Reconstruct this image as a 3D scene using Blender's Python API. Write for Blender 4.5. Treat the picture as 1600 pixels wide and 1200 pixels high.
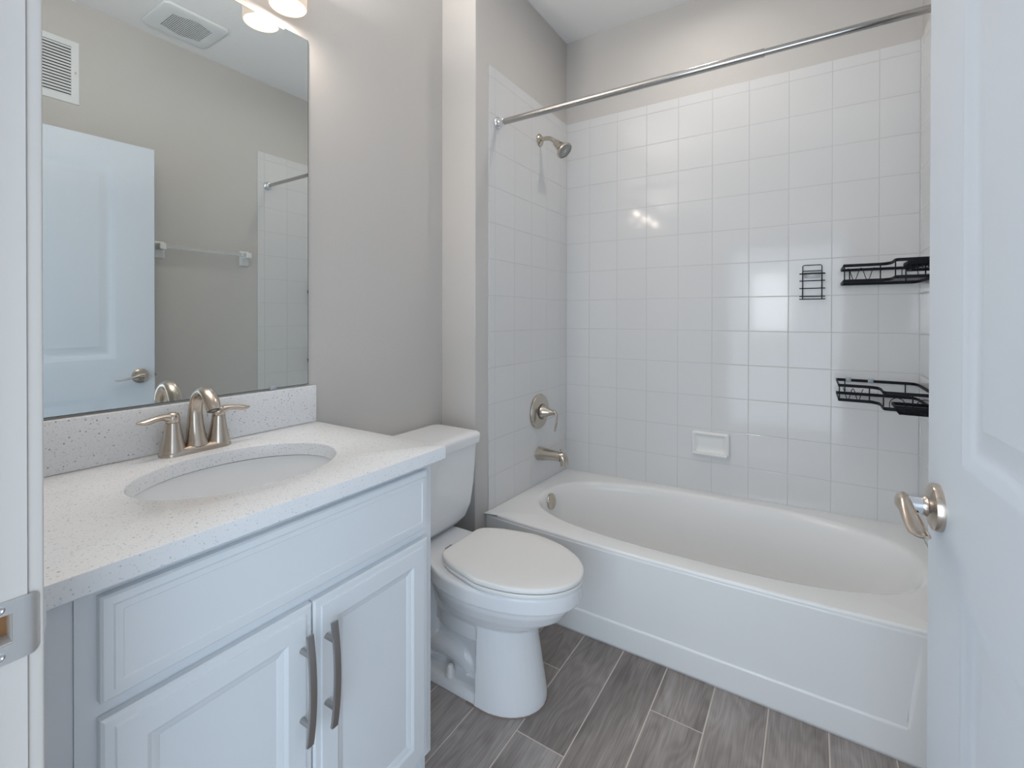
import bpy, bmesh, math, random
from mathutils import Vector, Matrix, Euler

random.seed(7)
PI = math.pi
for o in list(bpy.data.objects):
    bpy.data.objects.remove(o)
scn = bpy.context.scene
COL = scn.collection

# ------------------------------------------------------------------ camera
CAM_H = 1.1908
yaw, pit, rol = math.radians(32.6408), math.radians(0.2788), math.radians(0.0897)
fw = Vector((-math.sin(yaw) * math.cos(pit), math.cos(yaw) * math.cos(pit), -math.sin(pit)))
rt = Vector((math.cos(yaw), math.sin(yaw), 0))
up = rt.cross(fw)
r2 = rt * math.cos(rol) + up * math.sin(rol)
u2 = -rt * math.sin(rol) + up * math.cos(rol)
cd = bpy.data.cameras.new('camera')
cam = bpy.data.objects.new('camera', cd)
COL.objects.link(cam)
M = Matrix((r2, u2, -fw)).transposed().to_4x4()
M.translation = Vector((0, 0, CAM_H))
cam.matrix_world = M
cd.sensor_width = 36.0
cd.lens = 731.83 * 36 / 1600
cd.shift_y = (499.684 - 600) / 1600
cd.clip_start = 0.01
scn.camera = cam

# ------------------------------------------------------------------ colour management, world
vs = scn.view_settings
vs.view_transform = 'Standard'
vs.look = 'None'
vs.gamma = 1.0
vs.use_curve_mapping = False
vs.exposure = 0.14
w = bpy.data.worlds.new('world')
scn.world = w
w.use_nodes = True
w.node_tree.nodes['Background'].inputs[0].default_value = (0.82, 0.90, 1.0, 1)
w.node_tree.nodes['Background'].inputs[1].default_value = 0.55


def area(name, loc, target, sx, sy, power, col, shape='RECTANGLE', spread=180):
    l = bpy.data.lights.new(name, 'AREA')
    l.shape = shape
    l.size = sx
    l.size_y = sy
    l.energy = power
    l.color = col
    l.spread = math.radians(spread)
    o = bpy.data.objects.new(name, l)
    COL.objects.link(o)
    o.location = loc
    d = Vector(target) - Vector(loc)
    o.rotation_euler = d.to_track_quat('-Z', 'Y').to_euler()
    return o


# hallway daylight by an added wide fill panel behind the camera, plus the window
area('hallway_daylight_fill', (0.75, -1.05, 0.98), (0.75, 1.0, 0.98), 4.0, 1.9, 60, (0.71, 0.86, 1.0))
area('hallway_window', (-0.55, -3.6, 1.45), (-0.30, 1.0, 1.1), 0.5, 0.9, 10, (0.90, 0.95, 1.0))

# ------------------------------------------------------------------ node materials
MATS = {}


def mat(name, col, rough=0.5, metal=0.0, coat=0.0, spec=0.5, trans=0.0, ior=1.45, emis=None, es=0.0):
    m = bpy.data.materials.new(name)
    m.use_nodes = True
    b = m.node_tree.nodes['Principled BSDF']
    b.inputs['Base Color'].default_value = (*col, 1)
    b.inputs['Roughness'].default_value = rough
    b.inputs['Metallic'].default_value = metal
    b.inputs['Coat Weight'].default_value = coat
    b.inputs['Coat Roughness'].default_value = 0.03
    b.inputs['Specular IOR Level'].default_value = spec
    b.inputs['Transmission Weight'].default_value = trans
    b.inputs['IOR'].default_value = ior
    if emis:
        b.inputs['Emission Color'].default_value = (*emis, 1)
        b.inputs['Emission Strength'].default_value = es
    MATS[name] = m
    return m


def nd(m, t, **kw):
    n = m.node_tree.nodes.new(t)
    for k, v in kw.items():
        setattr(n, k, v)
    return n


def lk(m, a, b):
    m.node_tree.links.new(a, b)


def bump(m, scale, strength, dist, detail=3, stretch=None):
    b = m.node_tree.nodes['Principled BSDF']
    tc = nd(m, 'ShaderNodeTexCoord')
    n = nd(m, 'ShaderNodeTexNoise')
    n.inputs['Scale'].default_value = scale
    n.inputs['Detail'].default_value = detail
    if stretch:
        mp = nd(m, 'ShaderNodeMapping')
        mp.inputs['Scale'].default_value = stretch
        lk(m, tc.outputs['Object'], mp.inputs['Vector'])
        lk(m, mp.outputs[0], n.inputs['Vector'])
    else:
        lk(m, tc.outputs['Object'], n.inputs['Vector'])
    bp = nd(m, 'ShaderNodeBump')
    bp.inputs['Strength'].default_value = strength
    bp.inputs['Distance'].default_value = dist
    lk(m, n.outputs[0], bp.inputs['Height'])
    lk(m, bp.outputs[0], b.inputs['Normal'])
    return n


WALLC = (0.600, 0.582, 0.562)
m_wall = mat('wall_paint', WALLC, 0.62)
bump(m_wall, 120, 0.35, 0.0012, 2)
m_ceil = mat('ceiling_paint', (0.90, 0.90, 0.90), 0.8)
bump(m_ceil, 90, 0.4, 0.0015, 2)
m_tile = mat('white_glazed_tile', (0.73, 0.733, 0.737), 0.09, spec=0.5)
bump(m_tile, 9, 0.05, 0.003, 1)
m_grout = mat('white_grout', (0.60, 0.60, 0.595), 0.7)
m_tub = mat('tub_acrylic', (0.88, 0.885, 0.885), 0.16)
m_porc = mat('toilet_porcelain', (0.83, 0.845, 0.87), 0.07)
m_seat = mat('seat_plastic', (0.83, 0.825, 0.81), 0.30)
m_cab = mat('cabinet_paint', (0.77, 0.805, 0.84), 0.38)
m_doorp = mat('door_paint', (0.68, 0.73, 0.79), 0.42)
m_trim = mat('trim_paint', (0.66, 0.63, 0.60), 0.42)
m_basin = mat('sink_porcelain', (0.92, 0.94, 0.96), 0.07)
m_nickel = mat('brushed_nickel', (0.60, 0.53, 0.46), 0.24, 1.0)
m_nickel_d = mat('shower_nickel', (0.56, 0.51, 0.44), 0.20, 1.0)
m_strike = mat('strike_plate_steel', (0.74, 0.72, 0.70), 0.30, 1.0)
m_pull = mat('satin_pull_nickel', (0.44, 0.425, 0.415), 0.36, 1.0)
m_chrome = mat('chrome', (0.80, 0.82, 0.85), 0.06, 1.0)
m_rod = mat('satin_rod_steel', (0.50, 0.49, 0.48), 0.17, 1.0)
m_black = mat('black_powder_coat', (0.006, 0.007, 0.010), 0.55, spec=0.25)
m_mirror = mat('mirror_glass', (0.77, 0.815, 0.815), 0.004, 1.0)
m_medge = mat('mirror_edge', (0.10, 0.12, 0.12), 0.3)
m_clear = mat('clear_acrylic', (0.95, 0.97, 0.97), 0.12, trans=0.82, ior=1.45)
m_clip = mat('clear_plastic_clip', (0.70, 0.76, 0.85), 0.15, trans=0.5)
m_ceram = mat('white_ceramic', (0.84, 0.84, 0.83), 0.10)
m_dark = mat('dark_gap', (0.03, 0.03, 0.03), 0.8)
m_wood = mat('raw_wood', (0.42, 0.22, 0.10), 0.8)
m_vent = mat('vent_white_metal', (0.80, 0.82, 0.83), 0.4)
m_rubber = mat('grey_spray_rubber', (0.62, 0.61, 0.59), 0.5)
m_nozzle = mat('dark_nozzle', (0.08, 0.08, 0.08), 0.5)
m_bulb = mat('lit_bulb', (1, 1, 1), 0.5, emis=(1.0, 0.86, 0.70), es=5)
m_can = mat('lit_downlight_lens', (1, 1, 1), 0.5, emis=(1.0, 0.86, 0.72), es=6)
m_shade = mat('opal_shade_glass', (0.07, 0.055, 0.045), 0.4, emis=(1.0, 0.82, 0.66), es=0.74)
m_caulk = mat('brown_caulk', (0.26, 0.20, 0.16), 0.8)
m_ink = mat('stamp_ink', (0.06, 0.07, 0.10), 0.6)

# quartz with grey flecks
m_quartz = mat('speckled_quartz', (0.80, 0.80, 0.80), 0.16)


def quartz(m):
    b = m.node_tree.nodes['Principled BSDF']
    tc = nd(m, 'ShaderNodeTexCoord')
    prev = None
    base = (0.84, 0.86, 0.885, 1)
    for (sc, thr, amt, col, seedoff, dens) in ((170, 0.26, 0.75, (0.50, 0.55, 0.62, 1), 0, 0.52), (120, 0.20, 0.8, (0.27, 0.27, 0.30, 1), 3.3, 0.90),
                                               (260, 0.30, 0.5, (0.62, 0.66, 0.70, 1), 7.7, 0.3)):
        mp = nd(m, 'ShaderNodeMapping')
        mp.inputs['Location'].default_value = (seedoff, seedoff * 2, 0)
        lk(m, tc.outputs['Object'], mp.inputs[0])
        v = nd(m, 'ShaderNodeTexVoronoi')
        v.inputs['Scale'].default_value = sc
        lk(m, mp.outputs[0], v.inputs['Vector'])
        lt = nd(m, 'ShaderNodeMath', operation='LESS_THAN')
        lk(m, v.outputs['Distance'], lt.inputs[0])
        lt.inputs[1].default_value = thr
        sep = nd(m, 'ShaderNodeSeparateColor')
        lk(m, v.outputs['Color'], sep.inputs[0])
        gt = nd(m, 'ShaderNodeMath', operation='GREATER_THAN')
        lk(m, sep.outputs[0], gt.inputs[0])
        gt.inputs[1].default_value = dens
        mu = nd(m, 'ShaderNodeMath', operation='MULTIPLY')
        lk(m, lt.outputs[0], mu.inputs[0])
        lk(m, gt.outputs[0], mu.inputs[1])
        mu2 = nd(m, 'ShaderNodeMath', operation='MULTIPLY')
        lk(m, mu.outputs[0], mu2.inputs[0])
        mu2.inputs[1].default_value = amt
        mx = nd(m, 'ShaderNodeMix', data_type='RGBA')
        lk(m, mu2.outputs[0], mx.inputs['Factor'])
        if prev is None:
            mx.inputs['A'].default_value = base
        else:
            lk(m, prev, mx.inputs['A'])
        mx.inputs['B'].default_value = col
        prev = mx.outputs['Result']
    lk(m, prev, b.inputs['Base Color'])


quartz(m_quartz)

# wood-look porcelain planks
m_plank = mat('wood_look_plank', (0.2, 0.18, 0.17), 0.42)


def plank_mat(m):
    b = m.node_tree.nodes['Principled BSDF']
    tc = nd(m, 'ShaderNodeTexCoord')
    at = nd(m, 'ShaderNodeAttribute')
    at.attribute_name = 'rnd'
    off = nd(m, 'ShaderNodeVectorMath', operation='MULTIPLY')
    off.inputs[1].default_value = (37, 19, 11)
    cb = nd(m, 'ShaderNodeCombineXYZ')
    for i in range(3):
        lk(m, at.outputs['Fac'], cb.inputs[i])
    lk(m, cb.outputs[0], off.inputs[0])
    add = nd(m, 'ShaderNodeVectorMath', operation='ADD')
    lk(m, tc.outputs['Object'], add.inputs[0])
    lk(m, off.outputs[0], add.inputs[1])
    # low-frequency warp for cathedral grain
    mpw = nd(m, 'ShaderNodeMapping')
    mpw.inputs['Scale'].default_value = (9, 2.2, 1)
    lk(m, add.outputs[0], mpw.inputs[0])
    nw = nd(m, 'ShaderNodeTexNoise')
    nw.inputs['Scale'].default_value = 1.0
    nw.inputs['Detail'].default_value = 2
    lk(m, mpw.outputs[0], nw.inputs['Vector'])
    mulw = nd(m, 'ShaderNodeMath', operation='MULTIPLY')
    lk(m, nw.outputs[0], mulw.inputs[0])
    mulw.inputs[1].default_value = 75
    sn = nd(m, 'ShaderNodeMath', operation='SINE')
    lk(m, mulw.outputs[0], sn.inputs[0])
    # fine fibres
    mpf = nd(m, 'ShaderNodeMapping')
    mpf.inputs['Scale'].default_value = (300, 7, 1)
    lk(m, add.outputs[0], mpf.inputs[0])
    nf = nd(m, 'ShaderNodeTexNoise')
    nf.inputs['Scale'].default_value = 1.0
    nf.inputs['Detail'].default_value = 5
    lk(m, mpf.outputs[0], nf.inputs['Vector'])
    mpc = nd(m, 'ShaderNodeMapping')
    mpc.inputs['Scale'].default_value = (11, 3.2, 1)
    lk(m, add.outputs[0], mpc.inputs[0])
    nc = nd(m, 'ShaderNodeTexNoise')
    nc.inputs['Detail'].default_value = 4
    nc.inputs['Scale'].default_value = 1.0
    lk(m, mpc.outputs[0], nc.inputs['Vector'])
    a1 = nd(m, 'ShaderNodeMath', operation='MULTIPLY_ADD')
    lk(m, sn.outputs[0], a1.inputs[0])
    a1.inputs[1].default_value = 0.045
    hf = nd(m, 'ShaderNodeMath', operation='MULTIPLY')
    lk(m, nf.outputs[0], hf.inputs[0])
    hf.inputs[1].default_value = 0.55
    lk(m, hf.outputs[0], a1.inputs[2])
    a2 = nd(m, 'ShaderNodeMath', operation='MULTIPLY_ADD')
    lk(m, nc.outputs[0], a2.inputs[0])
    a2.inputs[1].default_value = 0.75
    lk(m, a1.outputs[0], a2.inputs[2])
    a3 = nd(m, 'ShaderNodeMath', operation='MULTIPLY_ADD')
    lk(m, at.outputs['Fac'], a3.inputs[0])
    a3.inputs[1].default_value = 0.20
    lk(m, a2.outputs[0], a3.inputs[2])
    cr = nd(m, 'ShaderNodeValToRGB')
    lk(m, a3.outputs[0], cr.inputs[0])
    e = cr.color_ramp.elements
    e[0].position = 0.46
    e[0].color = (0.16, 0.138, 0.128, 1)
    e[1].position = 1.08
    e[1].color = (0.44, 0.405, 0.39, 1)
    n2 = cr.color_ramp.elements.new(0.745)
    n2.color = (0.30, 0.262, 0.245, 1)
    lk(m, cr.outputs[0], b.inputs['Base Color'])
    bp = nd(m, 'ShaderNodeBump')
    bp.inputs['Strength'].default_value = 0.25
    bp.inputs['Distance'].default_value = 0.0006
    lk(m, nf.outputs[0], bp.inputs['Height'])
    lk(m, bp.outputs[0], b.inputs['Normal'])


plank_mat(m_plank)
m_fgrout = mat('floor_grout', (0.66, 0.60, 0.54), 0.85)
for mm, st in ((m_nickel, (1, 1, 30)), (m_pull, (40, 40, 1))):
    pass


# ------------------------------------------------------------------ mesh helpers
def finish(name, bm, m, parent=None, smooth=40, loc=None, rot=None):
    bmesh.ops.recalc_face_normals(bm, faces=bm.faces[:])
    me = bpy.data.meshes.new(name)
    bm.to_mesh(me)
    bm.free()
    for mm in (m if isinstance(m, (list, tuple)) else [m]):
        me.materials.append(mm)
    if smooth:
        for p in me.polygons:
            p.use_smooth = True
        me.set_sharp_from_angle(angle=math.radians(smooth))
    o = bpy.data.objects.new(name, me)
    COL.objects.link(o)
    if parent:
        o.parent = parent
    if loc:
        o.location = loc
    if rot:
        o.rotation_euler = rot
    return o


def empty(name, loc=(0, 0, 0), rot=(0, 0, 0)):
    o = bpy.data.objects.new(name, None)
    COL.objects.link(o)
    o.location = loc
    o.rotation_euler = rot
    o.empty_display_size = 0.1
    return o


def tag(o, label, cat=None, group=None, kind=None):
    if label:
        o['label'] = label
    if cat:
        o['category'] = cat
    if group:
        o['group'] = group
    if kind:
        o['kind'] = kind
    return o


def box(bm, x0, x1, y0, y1, z0, z1, bev=0.0, seg=2, mi=0):
    vs_ = [bm.verts.new((x, y, z)) for x in (x0, x1) for y in (y0, y1) for z in (z0, z1)]
    idx = ((0, 1, 3, 2), (4, 6, 7, 5), (0, 4, 5, 1), (2, 3, 7, 6), (0, 2, 6, 4), (1, 5, 7, 3))
    fs = [bm.faces.new([vs_[i] for i in f]) for f in idx]
    for f in fs:
        f.material_index = mi
    if bev > 0:
        es = list({e for f in fs for e in f.edges})
        r = bmesh.ops.bevel(bm, geom=es, offset=bev, segments=seg, affect='EDGES', profile=0.5)
        for f in r['faces']:
            f.material_index = mi
    return fs


def loft(bm, rings, cap0=True, cap1=True, closed=True, mi=0):
    vr = [[bm.verts.new(p) for p in r] for r in rings]
    n = len(vr[0])
    for a, b in zip(vr[:-1], vr[1:]):
        for i in range(n if closed else n - 1):
            j = (i + 1) % n
            try:
                f = bm.faces.new((a[i], a[j], b[j], b[i]))
                f.material_index = mi
            except ValueError:
                pass
    if cap0:
        bm.faces.new(vr[0][::-1]).material_index = mi
    if cap1:
        bm.faces.new(vr[-1]).material_index = mi
    return vr


def smooth_path(pts, n=8):
    """Catmull-Rom through points; extra components (radii) are interpolated too."""
    P = [tuple(p) for p in pts]
    if len(P) < 3:
        return P
    out = []
    for i in range(len(P) - 1):
        p0 = P[max(i - 1, 0)]
        p1, p2 = P[i], P[i + 1]
        p3 = P[min(i + 2, len(P) - 1)]
        for k in range(n):
            t = k / n
            out.append(tuple(0.5 * ((2 * b) + (-a + c) * t + (2 * a - 5 * b + 4 * c - d) * t * t + (-a + 3 * b - 3 * c + d) * t ** 3)
                             for a, b, c, d in zip(p0, p1, p2, p3)))
    out.append(P[-1])
    return out


def sweep(bm, pts, ra, rb=None, seg=12, upv=(0, 0, 1), caps=True, closed=False, power=2.0, mi=0):
    """tube along pts; ra = radius along side axis, rb = radius along the 'up' axis; each may be a list"""
    P = [Vector(p[:3]) for p in pts]
    n = len(P)
    ra = ra if isinstance(ra, (list, tuple)) else [ra] * n
    rb = ra if rb is None else (rb if isinstance(rb, (list, tuple)) else [rb] * n)
    rings = []
    U = Vector(upv)
    for i in range(n):
        if closed:
            t = (P[(i + 1) % n] - P[i - 1]).normalized()
        else:
            t = (P[min(i + 1, n - 1)] - P[max(i - 1, 0)]).normalized()
        s = t.cross(U)
        if s.length < 1e-4:
            s = t.cross(Vector((1, 0, 0)) if abs(t.x) < 0.9 else Vector((0, 1, 0)))
        s.normalize()
        u = s.cross(t).normalized()
        U = u
        ring = []
        for k in range(seg):
            a = 2 * PI * k / seg
            c, d = math.cos(a), math.sin(a)
            cc = math.copysign(abs(c) ** (2 / power), c)
            dd = math.copysign(abs(d) ** (2 / power), d)
            ring.append(P[i] + s * cc * ra[i] + u * dd * rb[i])
        rings.append(ring)
    if closed:
        vr = [[bm.verts.new(p) for p in r] for r in rings]
        for a in range(n):
            b = (a + 1) % n
            for i in range(seg):
                j = (i + 1) % seg
                bm.faces.new((vr[a][i], vr[a][j], vr[b][j], vr[b][i])).material_index = mi
        return vr
    return loft(bm, rings, caps, caps, True, mi)


def lathe(bm, prof, seg=32, mtx=None, mi=0, caps=True):
    """prof: list of (radius, height) around local Z"""
    mtx = mtx or Matrix.Identity(4)
    rings = [[mtx @ Vector((max(r, 1e-5) * math.cos(2 * PI * k / seg), max(r, 1e-5) * math.sin(2 * PI * k / seg), h)) for k in range(seg)] for r, h in prof]
    return loft(bm, rings, caps, caps, True, mi)


def frame(origin, zdir, xdir=None):
    z = Vector(zdir).normalized()
    x = Vector(xdir) if xdir else (Vector((0, 0, 1)) if abs(z.z) < 0.9 else Vector((1, 0, 0)))
    x = (x - z * x.dot(z)).normalized()
    y = z.cross(x)
    m_ = Matrix((x, y, z)).transposed().to_4x4()
    m_.translation = Vector(origin)
    return m_


def nested(bm, fmap, u0, u1, v0, v1, prof, fill=True, mi=0):
    """concentric rectangular rings following prof [(inset, height)]"""
    rings = []
    for ins, h in prof:
        rings.append([fmap(u0 + ins, v0 + ins, h), fmap(u1 - ins, v0 + ins, h), fmap(u1 - ins, v1 - ins, h), fmap(u0 + ins, v1 - ins, h)])
    return loft(bm, rings, False, fill, True, mi)


def rrect(x0, x1, y0, y1, r, n=6):
    pts = []
    for cx, cy, a0 in ((x1 - r, y1 - r, 0), (x0 + r, y1 - r, 90), (x0 + r, y0 + r, 180), (x1 - r, y0 + r, 270)):
        for k in range(n + 1):
            a = math.radians(a0 + 90 * k / n)
            pts.append((cx + r * math.cos(a), cy + r * math.sin(a)))
    return pts


def struct(name, bm, m, label, cat, parent=None, smooth=30):
    o = finish(name, bm, m, parent, smooth)
    if not parent:
        tag(o, label, cat, kind='structure')
    return o


# ------------------------------------------------------------------ dimensions (metres)
XM = -1.3303      # mirror wall face
XS = -1.1474      # tile face of the plumbing wall
XSP = -1.1535     # painted face of the plumbing wall
YB = 2.3537       # tile face of the back wall
YBP = 2.3598
XR = 0.346
XRP = 0.352
YRET = 1.524
YE = 1.612        # front edge of tile, plumbing side
YER = 1.651       # front edge of tile, right side
ZC = 2.712
YF = 0.128        # room face of the door wall
ZT, ZR0, TP = 2.2588, 2.2119, 0.1545
JL, JR = -0.639, 0.262   # door opening
DH = 2.045

# ------------------------------------------------------------------ floor
bm = bmesh.new()
lay = bm.faces.layers.float.new('rnd')
fs = box(bm, -1.45, 0.47, -1.2, 2.48, -0.03, -0.0005, mi=1)
xs = [-0.865 + 0.1517 * k for k in range(-4, 10)]
# joints measured at the planks we can see; others follow the same running bond
joint = {0: 1.418, 1: 1.141, 2: 0.82, 3: 1.421, 4: 1.10, 5: 0.85, 6: 1.20, 7: 0.97, -1: 1.16, -2: 0.90, -3: 1.3, -4: 1.1, 8: 1.3, 9: 1.1}
for k in range(-4, 9):
    xa, xb = -0.865 + 0.1517 * k, -0.865 + 0.1517 * (k + 1)
    j = joint[k]
    y = j - 0.92 * 4
    while y < 2.45:
        ya, yb = max(y, -1.2), min(y + 0.92, 2.45)
        if yb > ya + 0.01:
            g = 0.0019
            ff = box(bm, xa + g, xb - g, ya + g, yb - g, -0.002, 0.0, 0.0)
            r = random.random()
            for f in ff:
                f[lay] = r
        y += 0.92
floor = struct('floor', bm, [m_plank, m_fgrout], 'grey brown wood-look plank tile floor with pale grout lines', 'floor', smooth=0)

# ------------------------------------------------------------------ walls
bm = bmesh.new()
box(bm, XM - 0.12, XM, YF - 0.128, YRET + 0.05, 0, ZC)
wall_left = struct('wall_left', bm, m_wall, 'beige-grey painted wall behind the mirror, vanity and toilet tank', 'wall')
bm = bmesh.new()
box(bm, XM - 0.12, XSP, YRET, YBP + 0.12, 0, ZC, 0.004, 3)
wall_shower = struct('wall_shower', bm, m_wall, 'beige-grey plumbing wall with white tile, holding the shower head and tub faucet', 'wall')
bm = bmesh.new()
box(bm, XSP, XRP + 0.12, YBP, YBP + 0.12, 0, ZC)
wall_back = struct('wall_back', bm, m_wall, 'long back wall above the tub, white square tile below and beige paint above', 'wall')
bm = bmesh.new()
box(bm, XRP, XRP + 0.12, YF - 0.128, YBP, 0, ZC)
wall_right = struct('wall_right', bm, m_wall, 'beige-grey right wall behind the open door, seen in the mirror', 'wall')
bm = bmesh.new()
box(bm, XM, JL - 0.02, 0.0, YF, 0, ZC)
box(bm, JR + 0.02, XRP, 0.0, YF, 0, ZC)
box(bm, JL - 0.02, JR + 0.02, 0.0, YF, DH + 0.02, ZC)
wall_front = struct('wall_front', bm, m_wall, 'beige-grey wall around the doorway at the near end of the vanity', 'wall')
bm = bmesh.new()
box(bm, XM - 0.12, XRP + 0.12, 0.0, YBP + 0.12, ZC, ZC + 0.1)
ceiling = struct('ceiling', bm, m_ceil, 'flat white ceiling', 'ceiling')


# tile panels: every tile a real pillow-edged slab over a grout bed
def tiles(name, fmap, us, vs2, parent):
    bm = bmesh.new()
    g = 0.0011
    for a in range(len(us) - 1):
        for b in range(len(vs2) - 1):
            u0, u1, v0, v1 = us[a] + g, us[a + 1] - g, vs2[b] + g, vs2[b + 1] - g
            if u1 - u0 < 0.006 or v1 - v0 < 0.006:
                continue
            tx, ty = random.gauss(0, 0.0011), random.gauss(0, 0.0011)
            cu, cv = (u0 + u1) / 2, (v0 + v1) / 2

            def fm(u, v, h):
                return fmap(u, v, h + tx * (u - cu) + ty * (v - cv) if h > -0.003 else h)
            nested(bm, fm, u0, u1, v0, v1, [(0, -0.006), (0, -0.0008), (0.0006, -0.0002), (0.0014, 0.0)])
    q = [bm.verts.new(fmap(u, v, -0.0007)) for u, v in ((us[0] + .0006, vs2[0]), (us[-1], vs2[0]), (us[-1], vs2[-1] - .0006), (us[0] + .0006, vs2[-1] - .0006))]
    bm.faces.new(q).material_index = 1
    return finish(name, bm, [m_tile, m_grout], parent, 0)


vrows = [0.345] + sorted([ZR0 - TP * k for k in range(0, 12) if ZR0 - TP * k > 0.37]) + [ZT]
ucols = [XS - 0.0012] + [0.0683 + TP * k for k in range(-7, 2)] + [XR + 0.0012]
tiles('tile_panel', lambda u, v, h: Vector((u, YB - h, v)), ucols, vrows, wall_back)
ucs = [YE, YE + 0.045] + [YE + 0.045 + TP * k for k in range(1, 5)] + [YB + 0.0012]
tp = tiles('tile_panel', lambda u, v, h: Vector((XS + h, u, v)), ucs, vrows, wall_shower)
ucs = [YER, YER + 0.045] + [YER + 0.045 + TP * k for k in range(1, 5)] + [YB + 0.0012]
tiles('tile_panel', lambda u, v, h: Vector((XR - h, u, v)), ucs, vrows, wall_right)

# ------------------------------------------------------------------ baseboards
bm = bmesh.new()
box(bm, XM, XM + 0.012, 0.91, YRET, 0, 0.083, 0.003)
box(bm, XM, XSP, YRET - 0.012, YRET, 0, 0.083, 0.003)
struct('baseboard_left', bm, m_trim, 'white baseboard behind the toilet', 'baseboard')
bm = bmesh.new()
box(bm, XRP - 0.012, XRP, YF, YE - 0.01, 0, 0.083, 0.003)
struct('baseboard_right', bm, m_trim, 'white baseboard behind the open door', 'baseboard')

# ------------------------------------------------------------------ door frame (trim_1) with strike plate
trim = empty('trim_1', (0, 0, 0))
tag(trim, 'white painted doorway jamb and casing at the left edge, holding the strike plate', 'door frame', kind='structure')
bm = bmesh.new()
j0 = JL - 0.02
PY0, PY1, PZ0, PZ1 = 0.086, 0.1175, 0.882, 0.909
box(bm, j0, JL, -0.002, YF, 0, PZ0)
box(bm, j0, JL, -0.002, YF, PZ1, DH)
box(bm, j0, JL, -0.002, PY0, PZ0, PZ1)
box(bm, j0, JL, PY1, YF, PZ0, PZ1)
box(bm, j0 - 0.01, j0 + 0.001, PY0, PY1, PZ0, PZ1, mi=1)
box(bm, JR, JR + 0.02, -0.002, YF, 0, DH)
box(bm, j0, JR + 0.02, -0.002, YF, DH, DH + 0.02)
finish('jamb', bm, [m_trim, m_wood], trim, 0)
bm = bmesh.new()
for s in (JL, JR - 0.011):
    box(bm, s, s + 0.011, 0.035, 0.089, 0, DH, 0.002)
finish('door_stop', bm, m_trim, trim, 30)


def casing_part(bm, x0, x1, z0, z1, y0=YF, t=0.0125):
    box(bm, x0, x1, y0, y0 + t, z0, z1, 0.002, 3)


for (x0, x1, z0, z1) in ((JL - 0.062, JL - 0.002, 0, DH + 0.06), (JR + 0.005, JR + 0.062, 0, DH + 0.06), (JL - 0.005, JR + 0.005, DH + 0.005, DH + 0.06)):
    bm = bmesh.new()
    casing_part(bm, x0, x1, z0, z1)
    box(bm, x0, x1, -0.0125, 0.0, z0, z1, 0.004, 3)
    finish('casing', bm, m_trim, trim, 30)
# strike plate: flat body with latch hole, lip rolled round the jamb edge
sp_z0, sp_z1 = 0.8635, 0.9225
bm = bmesh.new()
X0 = JL + 0.0002
th = 0.0016
ys = [0.066, PY0, PY1, 0.1255]
zs = [sp_z0, PZ0 - 0.001, PZ1 + 0.001, sp_z1]
for a in range(3):
    for b in range(3):
        if a == 1 and b == 1:
            continue
        box(bm, X0, X0 + th, ys[a], ys[a + 1], zs[b], zs[b + 1])
bmesh.ops.remove_doubles(bm, verts=bm.verts, dist=1e-6)
finish('strike_plate', bm, m_pull, trim, 30)['label'] = 'satin nickel strike plate with latch hole'
strike = [c for c in trim.children if c.name.startswith('strike_plate')][0]
strike.data.materials.clear()
strike.data.materials.append(m_strike)
bm = bmesh.new()
lip = []
for k in range(9):
    a = k / 8
    ang = a * 0.95
    yy = 0.1255 + 0.021 * math.sin(ang)
    xx = X0 - 0.021 * (1 - math.cos(ang))
    dz = 0.020 * max(0, a - 0.35) ** 1.5 * 1.7
    lip.append([Vector((xx + th, yy, sp_z0 + dz)), Vector((xx + th, yy, sp_z1 - dz)), Vector((xx, yy, sp_z1 - dz)), Vector((xx, yy, sp_z0 + dz))])
loft(bm, lip)
finish('strike_lip', bm, m_strike, strike, 30)
for zz in (0.9160, 0.8720):
    bm = bmesh.new()
    lathe(bm, [(0.0045, 0), (0.0045, 0.0006), (0.003, 0.0012), (0.0014, 0.0006), (0.0, 0.0004)], 16, frame((X0 + th - 0.0004, 0.1085, zz), (1, 0, 0)))
    finish('screw', bm, m_chrome, strike, 30)

# ------------------------------------------------------------------ door leaf (door_1)
DW, DT = 0.885, 0.035
ang = math.atan2(0.998, -0.0589)
door = empty('door_1', (0.1634 + 0.0589 * DW, 1.0243 - 0.998 * DW, 0.010), (0, 0, ang))
tag(door, 'white two-panel interior door standing open on the right, with nickel lever', 'door', kind='structure')
DZ = 2.027
bm = bmesh.new()
S0 = 0.152
pan = [(0.21, 0.803), (0.977, 1.906)]
for side in (0, 1):
    fm = (lambda u, v, h: Vector((u, h, v))) if side == 0 else (lambda u, v, h: Vector((u, -DT - h, v)))
    vb = [0, pan[0][0], pan[0][1], pan[1][0], pan[1][1], DZ]
    ub = [0, S0, DW - S0, DW]
    for a in range(3):
        for b in range(5):
            if a == 1 and b in (1, 3):
                nested(bm, fm, ub[a], ub[a + 1], vb[b], vb[b + 1],
                       [(0, 0), (0.004, -0.0015), (0.012, -0.003), (0.020, -0.0075), (0.030, -0.0095), (0.040, -0.0095), (0.062, -0.0045), (0.064, -0.0045)])
            else:
                bm.faces.new([bm.verts.new(fm(*p, 0)) for p in ((ub[a], vb[b]), (ub[a + 1], vb[b]), (ub[a + 1], vb[b + 1]), (ub[a], vb[b + 1]))])
for (a, b) in (((0, 0), (DW, 0)), ((DW, 0), (DW, DZ)), ((DW, DZ), (0, DZ)), ((0, DZ), (0, 0))):
    bm.faces.new([bm.verts.new(p) for p in ((a[0], 0, a[1]), (b[0], 0, b[1]), (b[0], -DT, b[1]), (a[0], -DT, a[1]))])
bmesh.ops.remove_doubles(bm, verts=bm.verts, dist=1e-5)
leaf = finish('door_leaf', bm, m_doorp, door, 25)
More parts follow.
